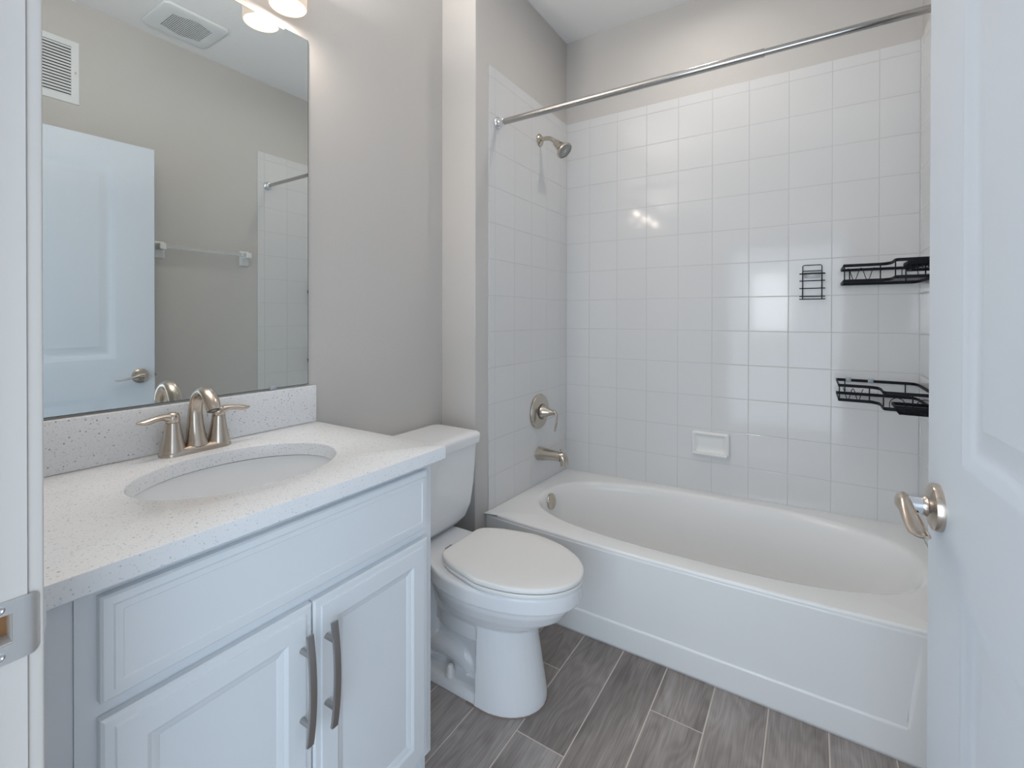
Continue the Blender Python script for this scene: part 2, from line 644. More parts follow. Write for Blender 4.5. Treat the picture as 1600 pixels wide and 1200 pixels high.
LX, LZ = DW - 0.060, 0.888


def lever_set(sgn):
    """sgn=1: the side facing the room (local +y)"""
    y0 = 0 if sgn > 0 else -DT
    bm = bmesh.new()
    lathe(bm, [(0.0360, 0), (0.0360, 0.006), (0.0345, 0.010), (0.0275, 0.0135), (0.017, 0.016), (0.0145, 0.020), (0.0145, 0.021)], 40, frame((LX, y0, LZ), (0, sgn, 0)))
    rose = finish('rose', bm, m_nickel, door, 35)
    bm = bmesh.new()
    lathe(bm, [(0.0128, 0.021), (0.0128, 0.036), (0.0132, 0.038)], 32, frame((LX, y0, LZ), (0, sgn, 0)))
    finish('neck', bm, m_chrome, rose, 35)
    bm = bmesh.new()
    L = [(LX + 0.012, y0 + sgn * 0.0420, LZ - 0.001, .0060, .0130), (LX + 0.004, y0 + sgn * 0.0445, LZ + 0.001, .0095, .0145), (LX - 0.012, y0 + sgn * 0.0455, LZ + 0.002, .0110, .0125),
         (LX - 0.035, y0 + sgn * 0.0450, LZ - 0.001, .0110, .0065), (LX - 0.062, y0 + sgn * 0.0440, LZ - 0.008, .0122, .0045), (LX - 0.088, y0 + sgn * 0.0430, LZ - 0.013, .0126, .0038),
         (LX - 0.105, y0 + sgn * 0.0410, LZ - 0.012, .0090, .0028), (LX - 0.113, y0 + sgn * 0.0390, LZ - 0.009, .0040, .0018)]
    sp = smooth_path(L, 6)
    sweep(bm, sp, [p[3] for p in sp], [p[4] for p in sp], 20)
    finish('lever', bm, m_nickel, rose, 50)['label'] = 'curved nickel lever'
    if sgn > 0:
        bm = bmesh.new()
        lathe(bm, [(0.0026, 0), (0.0026, 0.0003), (0.0016, 0.0004), (0, 0.0004)], 12, frame((LX - 0.0095, y0 + 0.029, LZ - 0.0086), (-1, 0, -0.9)))
        finish('set_screw', bm, m_dark, rose, 35)


lever_set(1)
lever_set(-1)
bm = bmesh.new()
box(bm, DW, DW + 0.0012, -0.030, -0.005, LZ - 0.028, LZ + 0.028, 0.0004)
box(bm, DW, DW + 0.011, -0.024, -0.012, LZ - 0.007, LZ + 0.007, 0.002)
finish('latch', bm, m_nickel_d, door, 30)
for hz in (0.2, 1.0, 1.8):
    bm = bmesh.new()
    lathe(bm, [(0.006, 0), (0.006, 0.09)], 16, frame((-0.004, -DT + 0.028, hz), (0, 0, 1)))
    finish('hinge', bm, m_nickel_d, door, 35)

# ------------------------------------------------------------------ vanity cabinet
VY0, VY1 = 0.204, 0.880
XF = -0.806      # face frame plane
CT0, CT1 = 0.833, 0.865
van = empty('vanity_cabinet', (-1.07, 0.54, 0))
tag(van, 'white vanity cabinet with false drawer front and two doors under the sink', 'cabinet')


def vpart(name, bm, m, parent=van, smooth=30):
    o = finish(name, bm, m, parent, smooth)
    if parent is van:
        o.matrix_parent_inverse = Matrix.Translation(van.location).inverted()
    return o


bm = bmesh.new()
box(bm, XM + 0.001, XF - 0.0185, VY0 + 0.0005, VY0 + 0.015, 0.10, CT0 - 0.001)
box(bm, XM + 0.001, XF - 0.0185, VY1 - 0.015, VY1 - 0.0005, 0.0, CT0 - 0.001)
box(bm, XM + 0.014, XF - 0.0185, VY0 + .016, VY1 - .016, 0.10, 0.115)
box(bm, XM + 0.001, XM + 0.013, VY0 + .016, VY1 - .016, 0.10, CT0)
box(bm, XF - 0.075, XF - 0.06, VY0, VY1, 0.0, 0.10)
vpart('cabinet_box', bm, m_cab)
bm = bmesh.new()
box(bm, XF - 0.018, XF, VY0, VY0 + 0.04, 0.10, CT0)
box(bm, XF - 0.018, XF, VY1 - 0.04, VY1, 0.10, CT0)
box(bm, XF - 0.018, XF, VY0 + .04, VY1 - .04, CT0 - 0.035, CT0)
box(bm, XF - 0.018, XF, VY0 + .04, VY1 - .04, 0.648, 0.688)
box(bm, XF - 0.018, XF, VY0 + .04, VY1 - .04, 0.10, 0.14)
box(bm, XF - 0.018, XF, 0.515, 0.555, 0.14, 0.648)
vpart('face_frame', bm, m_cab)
bm = bmesh.new()
box(bm, XF - 0.018, XF - 0.003, YF + 0.001, VY0 - 0.0003, 0.0, CT0)
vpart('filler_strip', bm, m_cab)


def slab(name, y0, y1, z0, z1, prof):
    bm = bmesh.new()
    fm = lambda u, v, h: Vector((XF + 0.0005 + h, u, v))
    nested(bm, fm, y0, y1, z0, z1, [(0, 0)] + prof)
    bm.faces.new([bm.verts.new(fm(*p, 0)) for p in ((y0, z0), (y1, z0), (y1, z1), (y0, z1))])
    bmesh.ops.remove_doubles(bm, verts=bm.verts, dist=1e-5)
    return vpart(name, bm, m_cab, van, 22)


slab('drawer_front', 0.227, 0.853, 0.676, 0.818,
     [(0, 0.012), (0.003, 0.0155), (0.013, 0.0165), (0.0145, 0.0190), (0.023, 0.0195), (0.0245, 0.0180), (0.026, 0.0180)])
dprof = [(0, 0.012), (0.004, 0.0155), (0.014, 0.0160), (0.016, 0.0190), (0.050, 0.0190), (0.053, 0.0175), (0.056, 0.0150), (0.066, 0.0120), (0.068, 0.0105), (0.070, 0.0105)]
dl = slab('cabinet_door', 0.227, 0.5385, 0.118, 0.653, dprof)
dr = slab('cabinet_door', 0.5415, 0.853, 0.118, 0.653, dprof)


def pull(parent, y, zc):
    H = 0.100
    bm = bmesh.new()
    pts = []
    for k in range(17):
        t = -1 + 2 * k / 16
        pts.append((XF + 0.019 + 0.034 - 0.010 * t * t, y, zc + H * t))
    sweep(bm, pts, 0.0074, 0.0032, 8, upv=(1, 0, 0), power=5)
    hd = finish('handle', bm, m_pull, parent, 40)
    hd['label'] = 'arched satin nickel bar pull'
    for s in (-1, 1):
        bm = bmesh.new()
        lathe(bm, [(0.0052, 0), (0.0048, 0.0285)], 20, frame((XF + 0.0185, y, zc + s * 0.064), (1, 0, 0)))
        finish('post', bm, m_pull, hd, 40)


pull(dl, 0.5145, 0.514)
pull(dr, 0.5660, 0.512)


# ------------------------------------------------------------------ countertop with oval cut-out
SCX, SCY, SA, SB = -1.048, 0.5465, 0.159, 0.205   # semi axis in X, in Y
ct = empty('countertop', (-1.055, 0.517, CT0))
tag(ct, 'white speckled quartz vanity countertop with oval sink cut-out', 'countertop')
X0c, X1c, Y0c, Y1c = XM + 0.001, -0.780, YF + 0.001, 0.907


def angles(n, x0, x1, y0, y1, cx, cy):
    A = [2 * PI * k / n for k in range(n)]
    for (x, y) in ((x0, y0), (x1, y0), (x1, y1), (x0, y1)):
        a = math.atan2(y - cy, x - cx) % (2 * PI)
        i = min(range(len(A)), key=lambda i: abs(A[i] - a))
        A[i] = a
    return A


def rect_hit(a, x0, x1, y0, y1, cx, cy):
    c, s = math.cos(a), math.sin(a)
    t = 1e9
    if c > 1e-9: t = min(t, (x1 - cx) / c)
    if c < -1e-9: t = min(t, (x0 - cx) / c)
    if s > 1e-9: t = min(t, (y1 - cy) / s)
    if s < -1e-9: t = min(t, (y0 - cy) / s)
    return (cx + t * c, cy + t * s)


AN = angles(96, X0c, X1c, Y0c, Y1c, SCX, SCY)


def ell(a, sa, sb, cx=SCX, cy=SCY):
    # point on ellipse in polar direction a
    r = 1 / math.sqrt((math.cos(a) / sa) ** 2 + (math.sin(a) / sb) ** 2)
    return (cx + r * math.cos(a), cy + r * math.sin(a))


bm = bmesh.new()


def outer(ins, z):
    return [Vector((*rect_hit(a, X0c + ins, X1c - ins, Y0c + ins, Y1c - ins, SCX, SCY), z)) for a in AN]


def inner(d, z):
    return [Vector((*ell(a, SA + d, SB + d), z)) for a in AN]


loft(bm, [inner(0, CT0), inner(0, CT1 - 0.003), inner(0.001, CT1 - 0.001), inner(0.003, CT1), outer(0.003, CT1), outer(0.0008, CT1 - 0.0008), outer(0, CT1 - 0.003), outer(0, CT0 + .002), outer(0.002, CT0), inner(0, CT0)], False, False)
bmesh.ops.remove_doubles(bm, verts=bm.verts, dist=1e-6)
o = finish('worktop', bm, m_quartz, ct, 40)
o.matrix_parent_inverse = Matrix.Translation(ct.location).inverted()
bm = bmesh.new()
box(bm, XM + 0.001, XM + 0.021, YF + 0.001, Y1c, CT1 + 0.0002, 0.9775, 0.002)
tag(finish('backsplash', bm, m_quartz, None, 40), 'white speckled quartz backsplash strip standing between countertop and mirror', 'backsplash')

# ------------------------------------------------------------------ sink
snk = empty('sink', (SCX, SCY, CT0 - 0.15))
tag(snk, 'white oval undermount porcelain sink below the quartz counter', 'sink')
bm = bmesh.new()


def E(s, z, d=0.006):
    return [Vector((SCX + (SA + d) * s * math.cos(t), SCY + (SB + d) * s * math.sin(t), z)) for t in [2 * PI * k / 64 for k in range(64)]]


zz = CT0 - 0.0030
loft(bm, [E(1.09, zz), E(1.0, zz), E(0.995, zz - 0.006), E(0.97, zz - 0.04), E(0.91, zz - 0.085), E(0.78, zz - 0.118), E(0.55, zz - 0.136), E(0.25, zz - 0.143), E(0.1, zz - 0.145)], False, True)
loft(bm, [E(1.09, zz), E(1.09, zz - 0.01), E(1.03, zz - 0.045), E(0.97, zz - 0.095), E(0.82, zz - 0.13), E(0.55, zz - 0.15), E(0.1, zz - 0.158)], False, True)
o = finish('bowl', bm, m_basin, snk, 60)
o.matrix_parent_inverse = Matrix.Translation(snk.location).inverted()
bm = bmesh.new()
lathe(bm, [(0.023, 0), (0.023, 0.002), (0.019, 0.0035), (0.016, 0.002), (0.012, 0.004), (0, 0.005)], 32, Matrix.Translation((SCX, SCY, zz - 0.145)))
o = finish('drain', bm, m_nickel, snk, 40)
o.matrix_parent_inverse = Matrix.Translation(snk.location).inverted()

# ------------------------------------------------------------------ faucet
FX, FY = -1.268, 0.5480
fc = empty('faucet', (FX, FY, CT1))
tag(fc, 'brushed nickel two-handle faucet with arched spout behind the sink', 'faucet')
bm = bmesh.new()
rings = []
for (ins, z) in ((0, 0), (0, 0.004), (0.002, 0.011), (0.005, 0.0145), (0.011, 0.0165)):
    rr = []
    for k in range(48):
        a = 2 * PI * k / 48
        c, s = math.cos(a), math.sin(a)
        # stadium with slightly waisted middle
        yy = (0.052 if s > 0 else -0.052) + (0.027 - ins) * s if abs(s) > 1e-6 else 0.0
        xx = (0.0265 - ins) * c
        rr.append(Vector((xx, yy, z)))
    rings.append(rr)
loft(bm, rings)
finish('base_plate', bm, m_nickel, fc, 40)
bm = bmesh.new()
S = [(0, 0, 0.012, .0260, .0265), (-0.001, 0, 0.022, .0235, .0235), (-0.004, 0, 0.045, .0185, .0200), (-0.006, 0, 0.075, .0150, .0170), (-0.004, 0, 0.105, .0128, .0155), (0.008, 0, 0.131, .0118, .0158),
     (0.031, 0, 0.1465, .0108, .0150), (0.056, 0, 0.1435, .0122, .0158), (0.075, 0, 0.126, .0148, .0162), (0.086, 0, 0.106, .0155, .0150)]
sp = smooth_path(S, 6)
sweep(bm, sp, [p[4] for p in sp], [p[3] for p in sp], 28, upv=(1, 0, 0))
spout = finish('spout', bm, m_nickel, fc, 50)
bm = bmesh.new()
tdir = (Vector(sp[-1][:3]) - Vector(sp[-2][:3])).normalized()
lathe(bm, [(0.0120, -0.001), (0.0120, 0.0006), (0.008, -0.0005), (0, -0.001)], 24, frame(Vector(sp[-1][:3]) + tdir * 0.0006, tdir))
finish('aerator', bm, m_nozzle, spout, 40)
for s in (-1, 1):
    bm = bmesh.new()
    mt = Matrix.Translation((0, s * 0.0508, 0.010))
    lathe(bm, [(0.0262, 0), (0.0255, 0.006), (0.0242, 0.012), (0.0240, 0.0135), (0.0212, 0.0250), (0.0178, 0.045), (0.0155, 0.062), (0.0148, 0.067), (0.0136, 0.0675)], 36, mt)
    hb = finish('handle', bm, m_nickel, fc, 30)
    bm = bmesh.new()
    lathe(bm, [(0.0136, 0.0675), (0.0146, 0.069), (0.0146, 0.081), (0.0125, 0.088), (0.007, 0.0910), (0, 0.0915)], 32, mt)
    y = s * 0.0508
    L = [(0.000, y - s * 0.006, 0.084, .0105, .0080), (0.001, y + s * 0.008, 0.0895, .0125, .0100), (0.004, y + s * 0.022, 0.0930, .0095, .0070), (0.007, y + s * 0.038, 0.0920, .0105, .0066),
         (0.008, y + s * 0.053, 0.0890, .0118, .0068), (0.008, y + s * 0.065, 0.0880, .0095, .0050), (0.008, y + s * 0.073, 0.0890, .0035, .0020)]
    lp = smooth_path(L, 6)
    sweep(bm, lp, [p[3] for p in lp], [p[4] for p in lp], 18)
    finish('lever', bm, m_nickel, hb, 50)

# ------------------------------------------------------------------ mirror
mir = empty('wall_mirror', (XM, 0.51, 0.983))
tag(mir, 'large frameless wall mirror above the vanity backsplash', 'mirror')
bm = bmesh.new()
box(bm, XM + 0.0005, XM + 0.0050, YF + 0.003, 0.8895, 0.9820, 2.052, mi=1)
f = [bm.verts.new(p) for p in ((XM + 0.0052, YF + 0.005, 0.9838), (XM + 0.0052, 0.8880, 0.9838), (XM + 0.0052, 0.8880, 2.0505), (XM + 0.0052, YF + 0.005, 2.0505))]
bm.faces.new(f).material_index = 0
me = finish('mirror_pane', bm, [m_mirror, m_medge], mir, 0)
me.matrix_parent_inverse = Matrix.Translation(mir.location).inverted()
for (y, z, d) in ((0.800, 2.050, -1), (0.775, 0.984, 1), (0.24, 2.050, -1), (0.24, 0.984, 1)):
    bm = bmesh.new()
    box(bm, XM + 0.0005, XM + 0.0085, y - 0.010, y + 0.010, min(z - d * 0.006, z + d * 0.007), max(z - d * 0.006, z + d * 0.007) if d < 0 else z + 0.007, 0.002)
    c = finish('mirror_clip', bm, m_clip, mir, 40)
    c.matrix_parent_inverse = Matrix.Translation(mir.location).inverted()

# ------------------------------------------------------------------ vanity light
vl = empty('vanity_light', (XM, 0.53, 2.235))
tag(vl, 'lit wall light bar with cylinder opal glass shades above the mirror', 'light fixture')
vi = Matrix.Translation(vl.location).inverted()
bm = bmesh.new()
box(bm, XM + 0.0005, XM + 0.025, 0.20, 0.86, 2.235, 2.285, 0.006, 3)
o = finish('backplate', bm, m_nickel, vl, 40)
o.matrix_parent_inverse = vi
SX = -1.257
for y in (0.28, 0.53, 0.78):
    bm = bmesh.new()
    sweep(bm, smooth_path([(XM + 0.02, y, 2.26), (XM + 0.05, y, 2.262), (SX, y, 2.246), (SX, y, 2.214)], 6), 0.007, None, 14, upv=(0, 1, 0))
    lathe(bm, [(0.016, -0.012), (0.020, -0.008), (0.020, 0.006), (0.014, 0.010), (0, 0.010)], 28, Matrix.Translation((SX, y, 2.186)))
    o = finish('arm', bm, m_nickel, vl, 40)
    o.matrix_parent_inverse = vi
    bm = bmesh.new()
    R = 0.0500
    lathe(bm, [(0.022, 0.115), (R - 0.006, 0.114), (R - 0.001, 0.108), (R, 0.10), (R, 0.003), (R - 0.002, 0.0), (R - 0.005, 0.003), (R - 0.005, 0.10), (R - 0.01, 0.108), (0.022, 0.110)], 48, Matrix.Translation((SX, y, 2.072)), caps=False)
    sh = finish('shade', bm, m_shade, vl, 50)
    sh.matrix_parent_inverse = vi
    bm = bmesh.new()
    lathe(bm, [(0, 0), (0.012, 0.002), (0.021, 0.010), (0.025, 0.022), (0.024, 0.034), (0.016, 0.052), (0.012, 0.066), (0.012, 0.078)], 24, Matrix.Translation((SX, y, 2.108)))
    b = finish('bulb', bm, m_bulb, sh, 50)
    l = bpy.data.lights.new('bulb_light', 'POINT')
    l.energy = 1.9
    l.color = (1.0, 0.88, 0.76)
    l.shadow_soft_size = 0.025
    lo = bpy.data.objects.new('bulb_light', l)
    COL.objects.link(lo)
    lo.location = (SX, y, 2.085)
    # added upward lamp above each shade, brightens the ceiling
    area('ceiling_fill_uplight', (SX, y, 2.2), (SX + 0.25, y, 3.0), 0.07, 0.07, 4.3, (1.0, 0.95, 0.90), 'DISK')

# ------------------------------------------------------------------ recessed downlight above the tub
rl = empty('recessed_light', (-0.42, 1.90, ZC))
tag(rl, 'round recessed ceiling light above the bathtub', 'light fixture')
bm = bmesh.new()
lathe(bm, [(0.060, 0), (0.085, 0.0), (0.086, -0.003), (0.080, -0.006), (0.062, -0.004), (0.060, 0.0)], 40, caps=False)
finish('trim_ring', bm, m_vent, rl, 40)
bm = bmesh.new()
lathe(bm, [(0.0605, -0.001), (0.04, -0.0025), (0, -0.003)], 40)
finish('lens', bm, m_can, rl, 40)
area('recessed_light_beam', (-0.42, 1.90, ZC - 0.012), (-0.42, 1.90, 0), 0.11, 0.11, 2.3, (1.0, 0.91, 0.82), 'DISK', 165)

# ------------------------------------------------------------------ exhaust fan
fan = empty('exhaust_fan', (0.105, 1.145, ZC))
tag(fan, 'white square ceiling exhaust fan cover, seen in the mirror', 'vent fan')
bm = bmesh.new()
oo = rrect(-0.15, 0.15, -0.15, 0.15, 0.03)
ii = rrect(-0.112, 0.112, -0.092, 0.092, 0.002)


def R3(pts, z):
    return [Vector((x, y, z)) for x, y in pts]


def sc(pts, s):
    return [(x * s, y * s) for x, y in pts]


loft(bm, [R3(oo, -0.001), R3(oo, -0.006), R3(sc(oo, 0.985), -0.011), R3(sc(oo, 0.93), -0.014), R3(sc(oo, 0.86), -0.015), R3(ii, -0.0155), R3(ii, -0.006)], False, False)
finish('cover', bm, m_vent, fan, 40)
bm = bmesh.new()
NS = 22
for k in range(NS):
    y0 = -0.092 + 0.184 * k / NS
    wv = 0.010 + 0.026 * (0.5 + 0.5 * math.cos(2 * PI * (k / NS)))
    box(bm, -0.112, 0.112, y0, y0 + 0.0042, -0.0155, -0.0125)
    box(bm, -0.112, -0.112 + wv, y0 + 0.0042, y0 + 0.00838, -0.0155, -0.0125)
    box(bm, 0.112 - wv, 0.112, y0 + 0.0042, y0 + 0.00838, -0.0155, -0.0125)
finish('grille', bm, m_vent, fan, 0)
bm = bmesh.new()
box(bm, -0.113, 0.113, -0.093, 0.093, -0.005, -0.003)
finish('duct_shade_sheet', bm, m_dark, fan, 0)  # flat dark sheet, its colour stands in for shade behind the slats

# ------------------------------------------------------------------ return air grille on the right wall
gr = empty('air_grille', (XRP, 0.585, 2.366))
tag(gr, 'white louvered air return grille high on the wall above the door, seen in the mirror', 'vent')
bm = bmesh.new()
fmr = lambda u, v, h: Vector((-h, u, v))
GH, GV = 0.200, 0.1505
nested(bm, fmr, -GH, GH, -GV, GV, [(0, 0.0003), (0, 0.003), (0.002, 0.005), (0.030, 0.006), (0.030, 0.001)], fill=False)
finish('grille_frame', bm, m_vent, gr, 30)
bm = bmesh.new()
for k in range(17):
    z = -GV + 0.037 + k * (2 * GV - 0.072) / 16
    loft(bm, [[Vector((-0.0060, u, z - 0.0070)), Vector((-0.0052, u, z - 0.0074)), Vector((-0.0008, u, z + 0.0030)), Vector((-0.0018, u, z + 0.0034))] for u in (-GH + 0.03, GH - 0.03)])
finish('louvers', bm, m_vent, gr, 0)
bm = bmesh.new()
box(bm, -0.0008, -0.0003, -GH + 0.028, GH - 0.028, -GV + 0.028, GV - 0.028)
finish('duct_shade_sheet', bm, m_dark, gr, 0)  # thin dark sheet on the wall, shade between the louvers put into its colour
for s in (-1, 1):
    bm = bmesh.new()
    lathe(bm, [(0.004, 0.0055), (0.004, 0.0075), (0.002, 0.008), (0, 0.008)], 16, frame((0, s * (GH - 0.015), 0), (-1, 0, 0)))
    finish('screw', bm, m_nickel, gr, 30)

# ------------------------------------------------------------------ towel bar
tb = empty('towel_bar', (XRP, 1.338, 1.572))
tag(tb, 'clear acrylic towel bar on two white ceramic posts, seen in the mirror', 'towel bar')
for s in (-1, 1):
    bm = bmesh.new()
    yc = s * 0.229
    pr = [(0.0, 1.0), (0.008, 1.0), (0.012, 0.92)]
    rings = [[Vector((-h, yc + x * q, z * q - 0.012)) for x, z in rrect(-0.028, 0.028, -0.050, 0.042, 0.008)] for h, q in pr]
    rings += [[Vector((-h, yc + x, z)) for x, z in rrect(-a, a, -b, b, 0.006)] for h, a, b in ((0.018, 0.018, 0.019), (0.035, 0.0155, 0.0165), (0.064, 0.0155, 0.0165), (0.067, 0.013, 0.014))]
    loft(bm, rings)
    finish('post', bm, m_ceram, tb, 35)
bm = bmesh.new()
box(bm, -0.059, -0.043, -0.219, 0.219, -0.009, 0.009, 0.0015)
finish('bar', bm, m_clear, tb, 30)['label'] = 'clear acrylic bar'

# ------------------------------------------------------------------ bathtub
TX0, TX1, TY1 = XS + 0.0006, XR - 0.0006, YB - 0.0006
TZ = 0.381
TCX, TCY = -0.385, 1.975


def yfront(x):
    t = (x - TX0) / (TX1 - TX0)
    return 1.596 - 0.026 * math.sin(PI * min(max(t, 0), 1)) ** 0.8


tub = empty('bathtub', (TCX, TCY, 0))
tag(tub, 'white alcove bathtub with gently bowed apron', 'bathtub')
ti = Matrix.Translation(tub.location).inverted()
NT = 160
A2 = angles(NT, TX0, TX1, 1.58, TY1, TCX, TCY)


def tub_outer(ins, z, fins=None):
    out = []
    for a in A2:
        x, y = rect_hit(a, TX0 + ins, TX1 - ins, 1.58, TY1 - ins, TCX, TCY)
        if y <= 1.5801:
            y = yfront(x) + (ins if fins is None else fins)
        out.append(Vector((x, y, z)))
    for p in out:
        if p.y < 1.6115 and abs(p.x - (TX0 + ins)) < 1e-6:
            p.x -= TX0 - XSP - 0.0006
        if p.y < 1.6505 and abs(p.x - (TX1 - ins)) < 1e-6:
            p.x += XRP - TX1 - 0.0006
    # blend the two side edges towards the front corner
    for i, a in enumerate(A2):
        if abs(out[i].x - (TX0 + ins)) < 1e-6 or abs(out[i].x - (TX1 - ins)) < 1e-6:
            if out[i].y < 1.62 and out[i].y > 1.581:
                out[i].y = max(out[i].y, 1.60)
    return out


def sup(a, sa, sb, n, cx, cy):
    c, s = abs(math.cos(a)), abs(math.sin(a))
    r = (((c / sa) ** n) + ((s / sb) ** n)) ** (-1 / n)
    return cx + r * math.cos(a), cy + r * math.sin(a)


def tub_in(l, r, f, b, n, z):
    cx, cy, sa, sb = (l + r) / 2, (f + b) / 2, (r - l) / 2, (b - f) / 2
    return [Vector((*sup(a, sa, sb, n, cx, cy), z)) for a in A2]


bm = bmesh.new()
rings = [tub_outer(0.0, TZ - 0.014, 0.002), tub_outer(0.0, TZ - 0.006, 0.0), tub_outer(0.0005, TZ - 0.0015, 0.003), tub_outer(0.001, TZ, 0.009),
         tub_in(-1.078, 0.318, 1.642, 2.308, 2.7, TZ + 0.0005), tub_in(-1.066, 0.306, 1.654, 2.298, 2.65, TZ - 0.002), tub_in(-1.057, 0.296, 1.663, 2.290, 2.6, TZ - 0.011),
         tub_in(-1.052, 0.285, 1.670, 2.284, 2.6, TZ - 0.035), tub_in(-1.044, 0.25, 1.683, 2.272, 2.6, TZ - 0.10), tub_in(-1.028, 0.19, 1.705, 2.252, 2.7, TZ - 0.20),
         tub_in(-1.010, 0.13, 1.725, 2.232, 2.8, TZ - 0.27), tub_in(-0.975, 0.07, 1.755, 2.20, 2.9, TZ - 0.308), tub_in(-0.90, -0.02, 1.81, 2.145, 2.9, TZ - 0.322), tub_in(-0.6, -0.3, 1.93, 2.02, 2.5, TZ - 0.326)]
loft(bm, rings, False, True)
bmesh.ops.remove_doubles(bm, verts=bm.verts, dist=1e-6)


def rim_drop(x, y):
    # the deck falls slightly towards the drain corner
    tx = min(max((x - TX0) / (TX1 - TX0), 0), 1)
    ty = min(max((y - 1.6) / (TY1 - 1.6), 0), 1)
    return (1 - ty) * (-0.006 * (1 - tx) + 0.003 * tx) + ty * (-0.030 * (1 - tx) + 0.007 * tx)


for v in bm.verts:
    v.co.z += rim_drop(v.co.x, v.co.y)
o = finish('basin', bm, m_tub, tub, 50)
o.matrix_parent_inverse = ti
# apron with an embossed shallow panel
bm = bmesh.new()
NX, zs = 70, [0.0, 0.03, 0.06]
cols = []
px0, px1, pzb, pzt = TX0 + 0.085, TX1 - 0.125, 0.098, TZ - 0.03


def apron_y(x, z):
    base = yfront(x)
    t = (x - TX0) / (TX1 - TX0)
    foot = 1.620 + 0.006 * math.sin(PI * t)
    y = base + 0.0022 + (foot + 0.002 - base) * (1 - z / TZ)
    # embossed panel: raised field stands 4 mm proud of the border
    e = 0.005
    d = min(x - px0 - (TZ - z) * 0.07, px1 - x + (z - 0.1) * 0.10 - 0.0, z - pzb)
    s = max(0.0, min(1.0, d / e + 0.5))
    s = s * s * (3 - 2 * s)
    top = max(0.0, min(1.0, (pzt - z) / 0.12))
    return y - 0.004 + 0.0050 * (s * top + (1 - top))


xsn = sorted(set([XSP + 0.0006, XRP - 0.0006] + [TX0 + (TX1 - TX0) * k / 60 for k in range(61)] + [px0 + 0.003 * k for k in range(-4, 12)] + [px1 + 0.003 * k for k in range(-10, 16)]))
zsn = sorted(set([TZ * k / 34 for k in range(33)] + [pzb + 0.002 * k for k in range(-4, 5)] + [TZ - 0.013, TZ - 0.02, TZ - 0.03]))
zsn = [z for z in zsn if z < TZ - 0.0129]
grid = [[bm.verts.new((x, apron_y(x, z), z + rim_drop(x, 1.6) * z / TZ)) for z in zsn] for x in xsn]
for i in range(len(xsn) - 1):
    for j in range(len(zsn) - 1):
        bm.faces.new((grid[i][j], grid[i + 1][j], grid[i + 1][j + 1], grid[i][j + 1]))
o = finish('apron', bm, m_tub, tub, 60)
md = o.modifiers.new('thick', 'SOLIDIFY')
md.thickness = 0.004
md.offset = -1
o.matrix_parent_inverse = ti
bm = bmesh.new()
fr = frame((-1.0475, 1.985, 0.312), (0.97, 0, 0.16))
lathe(bm, [(0.037, -0.002), (0.037, 0.004), (0.035, 0.0065), (0.030, 0.008), (0.010, 0.009), (0, 0.009)], 40, fr)
o = finish('overflow_plate', bm, m_nickel_d, tub, 40)
o['label'] = 'round nickel overflow plate'
o.matrix_parent_inverse = ti
bm = bmesh.new()
lathe(bm, [(0.035, 0), (0.034, 0.003), (0.025, 0.004), (0.020, 0.008), (0, 0.009)], 32, Matrix.Translation((-0.86, 1.975, TZ - 0.324)))
o = finish('drain', bm, m_nickel_d, tub, 40)
o.matrix_parent_inverse = ti

# ------------------------------------------------------------------ tub spout, valve, shower head
YP = 2.038
sp_o = empty('tub_spout', (XS, YP, 0.513))
tag(sp_o, 'brushed nickel tub spout with diverter knob on the tiled wall', 'faucet')
bm = bmesh.new()
Ss = [(0.001, 0, 0, .0345, .0345), (0.020, 0, 0.001, .0325, .0325), (0.060, 0, 0.003, .0275, .0275), (0.100, 0, 0.004, .0240, .0240), (0.128, 0, 0.001, .0235, .0225)]
sp = smooth_path(Ss, 5)
sweep(bm, sp, [p[3] for p in sp], [p[4] for p in sp], 28)
S3 = [(0.122, 0, 0.012, .0235, .0180), (0.134, 0, 0.004, .0235, .0200), (0.141, 0, -0.010, .0225, .0195), (0.143, 0, -0.036, .0215, .0190)]
sp = smooth_path(S3, 5)
sweep(bm, sp, [p[3] for p in sp], [p[4] for p in sp], 24, upv=(1, 0, 0))
o = finish('spout_body', bm, m_nickel_d, sp_o, 45)
bm = bmesh.new()
lathe(bm, [(0.0035, 0.020), (0.0035, 0.032), (0.0075, 0.033), (0.0078, 0.038), (0.0055, 0.0395), (0, 0.040)], 20, Matrix.Translation((0.128, 0, 0)))
finish('diverter_knob', bm, m_nickel_d, sp_o, 40)

va = empty('shower_valve', (XS, YP, 0.724))
tag(va, 'round brushed nickel shower valve trim with lever above the tub spout', 'faucet')
bm = bmesh.new()
lathe(bm, [(0.0860, 0), (0.0865, 0.006), (0.083, 0.011), (0.062, 0.017), (0.040, 0.020), (0.034, 0.0205)], 56, frame((0.0005, 0, 0), (1, 0, 0)))
finish('escutcheon', bm, m_nickel_d, va, 35)
bm = bmesh.new()
lathe(bm, [(0.0350, 0.0195), (0.0345, 0.026), (0.0280, 0.040), (0.0180, 0.060), (0.0120, 0.078), (0.0100, 0.088)], 40, frame((0, 0, 0), (1, 0, 0)))
cn = finish('hub', bm, m_pull, va, 35)
cn.data.materials.clear(); cn.data.materials.append(m_nickel_d)
bm = bmesh.new()
lathe(bm, [(0.038, 0.0195), (0.038, 0.0240), (0.0345, 0.0245)], 40, frame((0, 0, 0), (1, 0, 0)))
finish('ring', bm, m_nozzle, va, 35)
bm = bmesh.new()
L = [(0.080, 0, 0.006, .0100, .0085), (0.094, 0, 0.002, .0095, .0075), (0.103, 0, -0.014, .0085, .0050), (0.102, 0, -0.040, .0085, .0042), (0.097, 0, -0.064, .0095, .0045), (0.090, 0, -0.090, .0050, .0030)]
lp = smooth_path(L, 6)
sweep(bm, lp, [p[3] for p in lp], [p[4] for p in lp], 18, upv=(1, 0, 0))
